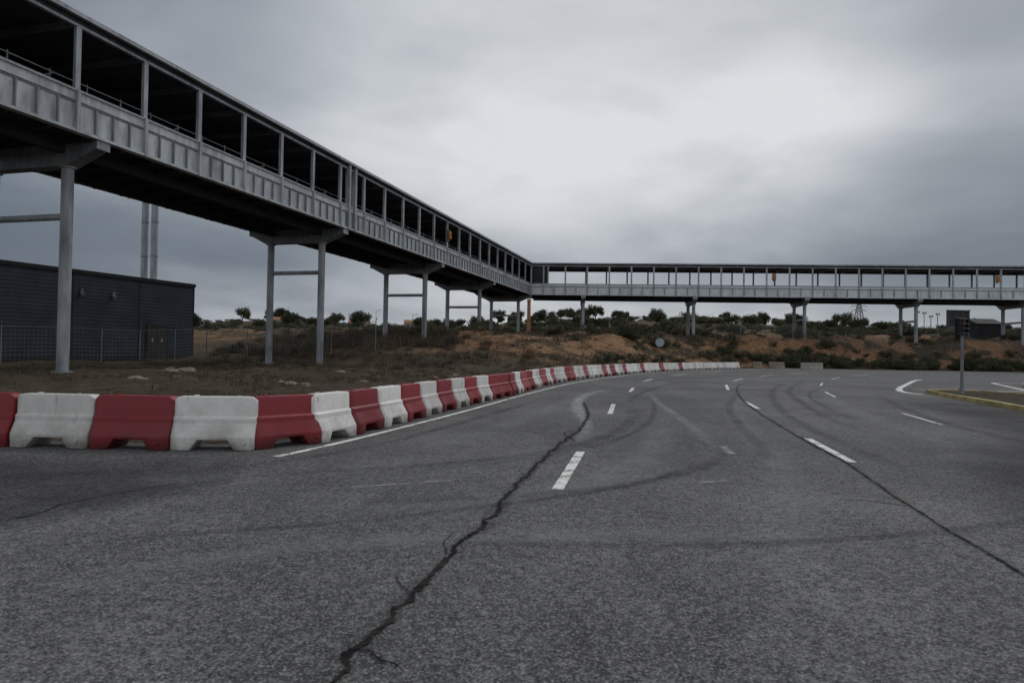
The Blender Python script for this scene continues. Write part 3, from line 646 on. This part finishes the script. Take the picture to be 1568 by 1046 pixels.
e=empty('site_building',(82.5,118,gz(82.5,118))); bm=bmesh.new(); box(bm,WF,-2,2.2,0,5,-.5,3.1); prism(bm,WF,[(-.3,3.1),(2.5,4.1),(5.3,3.1)],-2.3,2.5); bm_obj('walls_and_roof',bm,M['dark'],e)
bm=bmesh.new(); box(bm,WF,-1.4,-.4,-.04,-.003,1.3,2.3); box(bm,WF,.5,1.5,-.04,-.003,.2,2.3); bm_obj('door_and_window',bm,M['black'],e)
e=empty('road_overpass',(92,300,0)); zo=gz(92,300)+4.2; bm=bmesh.new(); box(bm,WF,-14,10,0,8,zo,zo+.9); box(bm,WF,-14,10,-.15,-.003,zo+.9,zo+1.7)
for x in (-11,-4,3,8): box(bm,WF,x-.5,x+.5,2,6,zo-9,zo-.003)
bm_obj('deck_and_piers',bm,M['conc'],e)
for x,y,h_ in ((-110,330,8),(-60,300,8),(95,330,7),(140,340,7),(-38,260,6)):
    e=empty('street_lamp',(x,y,gz(x,y))); bm=bmesh.new(); tube(bm,(0,0,-.5),(0,0,h_),.12,.08,8); tube(bm,(0,0,h_),(1.5,0,h_+.3),.07,.06,6); box(bm,WF,1.2,2.2,-.15,.15,h_+.22,h_+.42); bm_obj('lamp',bm,M['steel_d'],e)
for x,y,w_ in ((-135,400,16),(-95,420,12),(-60,410,10)):
    e=empty('farm_building',(x,y,gz(x,y)+.3)); bm=bmesh.new(); box(bm,WF,-w_/2,w_/2,0,8,-2,3); bm_obj('walls',bm,M['conc'],e)
    bm=bmesh.new(); prism(bm,WF,[(-.5,3.003),(4,5),(8.5,3.003)],-w_/2-.4,w_/2+.4); bm_obj('roof',bm,M['brick'],e)
    bm=bmesh.new(); [box(bm,WF,x_-.6,x_+.6,-.05,-.003,.8,2.1) for x_ in (-w_/4,0,w_/4)]; bm_obj('windows',bm,M['black'],e)
# ------------------------------------------------------------------ light and sky
EL,AZ=math.radians(48),math.radians(40)
w=bpy.data.worlds.new('World'); scene.world=w; w.use_nodes=True; nt=NT(w.node_tree); bg=nt.n['Background']
sky=nt.new('ShaderNodeTexSky'); sky.sky_type='NISHITA'; sky.sun_disc=False; sky.sun_elevation=EL; sky.sun_rotation=AZ; sky.dust_density=3
tc=nt.new('ShaderNodeTexCoord').outputs['Generated']; sp=nt.new('ShaderNodeSeparateXYZ'); nt.l.new(tc,sp.inputs[0])
X,Y,Z=sp.outputs
zc=nt.math('ADD',nt.math('MAXIMUM',Z,0.0),.2)
cb=nt.new('ShaderNodeCombineXYZ'); nt.l.new(nt.math('DIVIDE',X,zc),cb.inputs[0]); nt.l.new(nt.math('DIVIDE',Y,zc),cb.inputs[1])
n1=nt.noise(.6,4,.5,cb.outputs[0],.4); n2=nt.noise(1.9,4,.55,cb.outputs[0],.3)
cl=nt.math('ADD',nt.math('MULTIPLY',n1,.75),nt.math('MULTIPLY',n2,.25))
cl=nt.ramp(cl,[(.36,0.0),(.62,1.0)],'EASE')
elv=nt.ramp(Z,[(0,.98),(.06,.84),(.12,.60),(.19,.78),(.30,.98),(.42,.82),(.7,.74)])
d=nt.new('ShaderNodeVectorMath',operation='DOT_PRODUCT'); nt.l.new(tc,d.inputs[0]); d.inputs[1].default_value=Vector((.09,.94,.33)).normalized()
gl=nt.ramp(d.outputs['Value'],[(0,1.0),(.4,.82),(.70,.43),(.88,.64),(.985,1.0)],'EASE')  # glow added behind the camera to light fascia and road; corners dimmed as vignette
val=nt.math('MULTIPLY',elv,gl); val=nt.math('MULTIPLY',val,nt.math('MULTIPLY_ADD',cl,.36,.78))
cloud=nt.ramp(val,[(0,(.075,.095,.12)),(.33,(.17,.20,.24)),(.62,(.40,.43,.47)),(.95,(.72,.74,.765))])
skys=nt.mix(1.0,sky.outputs[0],(.07,.07,.07),'MULTIPLY')
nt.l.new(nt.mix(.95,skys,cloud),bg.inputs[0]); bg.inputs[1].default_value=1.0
sl=bpy.data.lights.new('sun','SUN'); sl.energy=1.1; sl.angle=math.radians(30); sl.color=(1,.97,.93); so=link(bpy.data.objects.new('sun',sl))
sdir=Vector((math.sin(AZ)*math.cos(EL),math.cos(AZ)*math.cos(EL),math.sin(EL))); so.rotation_euler=sdir.to_track_quat('Z','Y').to_euler(); so.location=(20,20,60)
cam=bpy.data.cameras.new('camera'); cam.lens=24; cam.sensor_width=36; cam.clip_end=8000; cam.clip_start=.05
cam.dof.use_dof=True; cam.dof.focus_distance=16; cam.dof.aperture_fstop=2.8
co_=link(bpy.data.objects.new('camera',cam)); co_.matrix_world=Matrix.Translation((0,0,1.5))@Matrix.Rotation(math.radians(90.93),4,'X')@Matrix.Rotation(math.radians(.97),4,'Z')
scene.camera=co_
scene.view_settings.view_transform='Standard'; scene.view_settings.look='None'; scene.view_settings.exposure=0
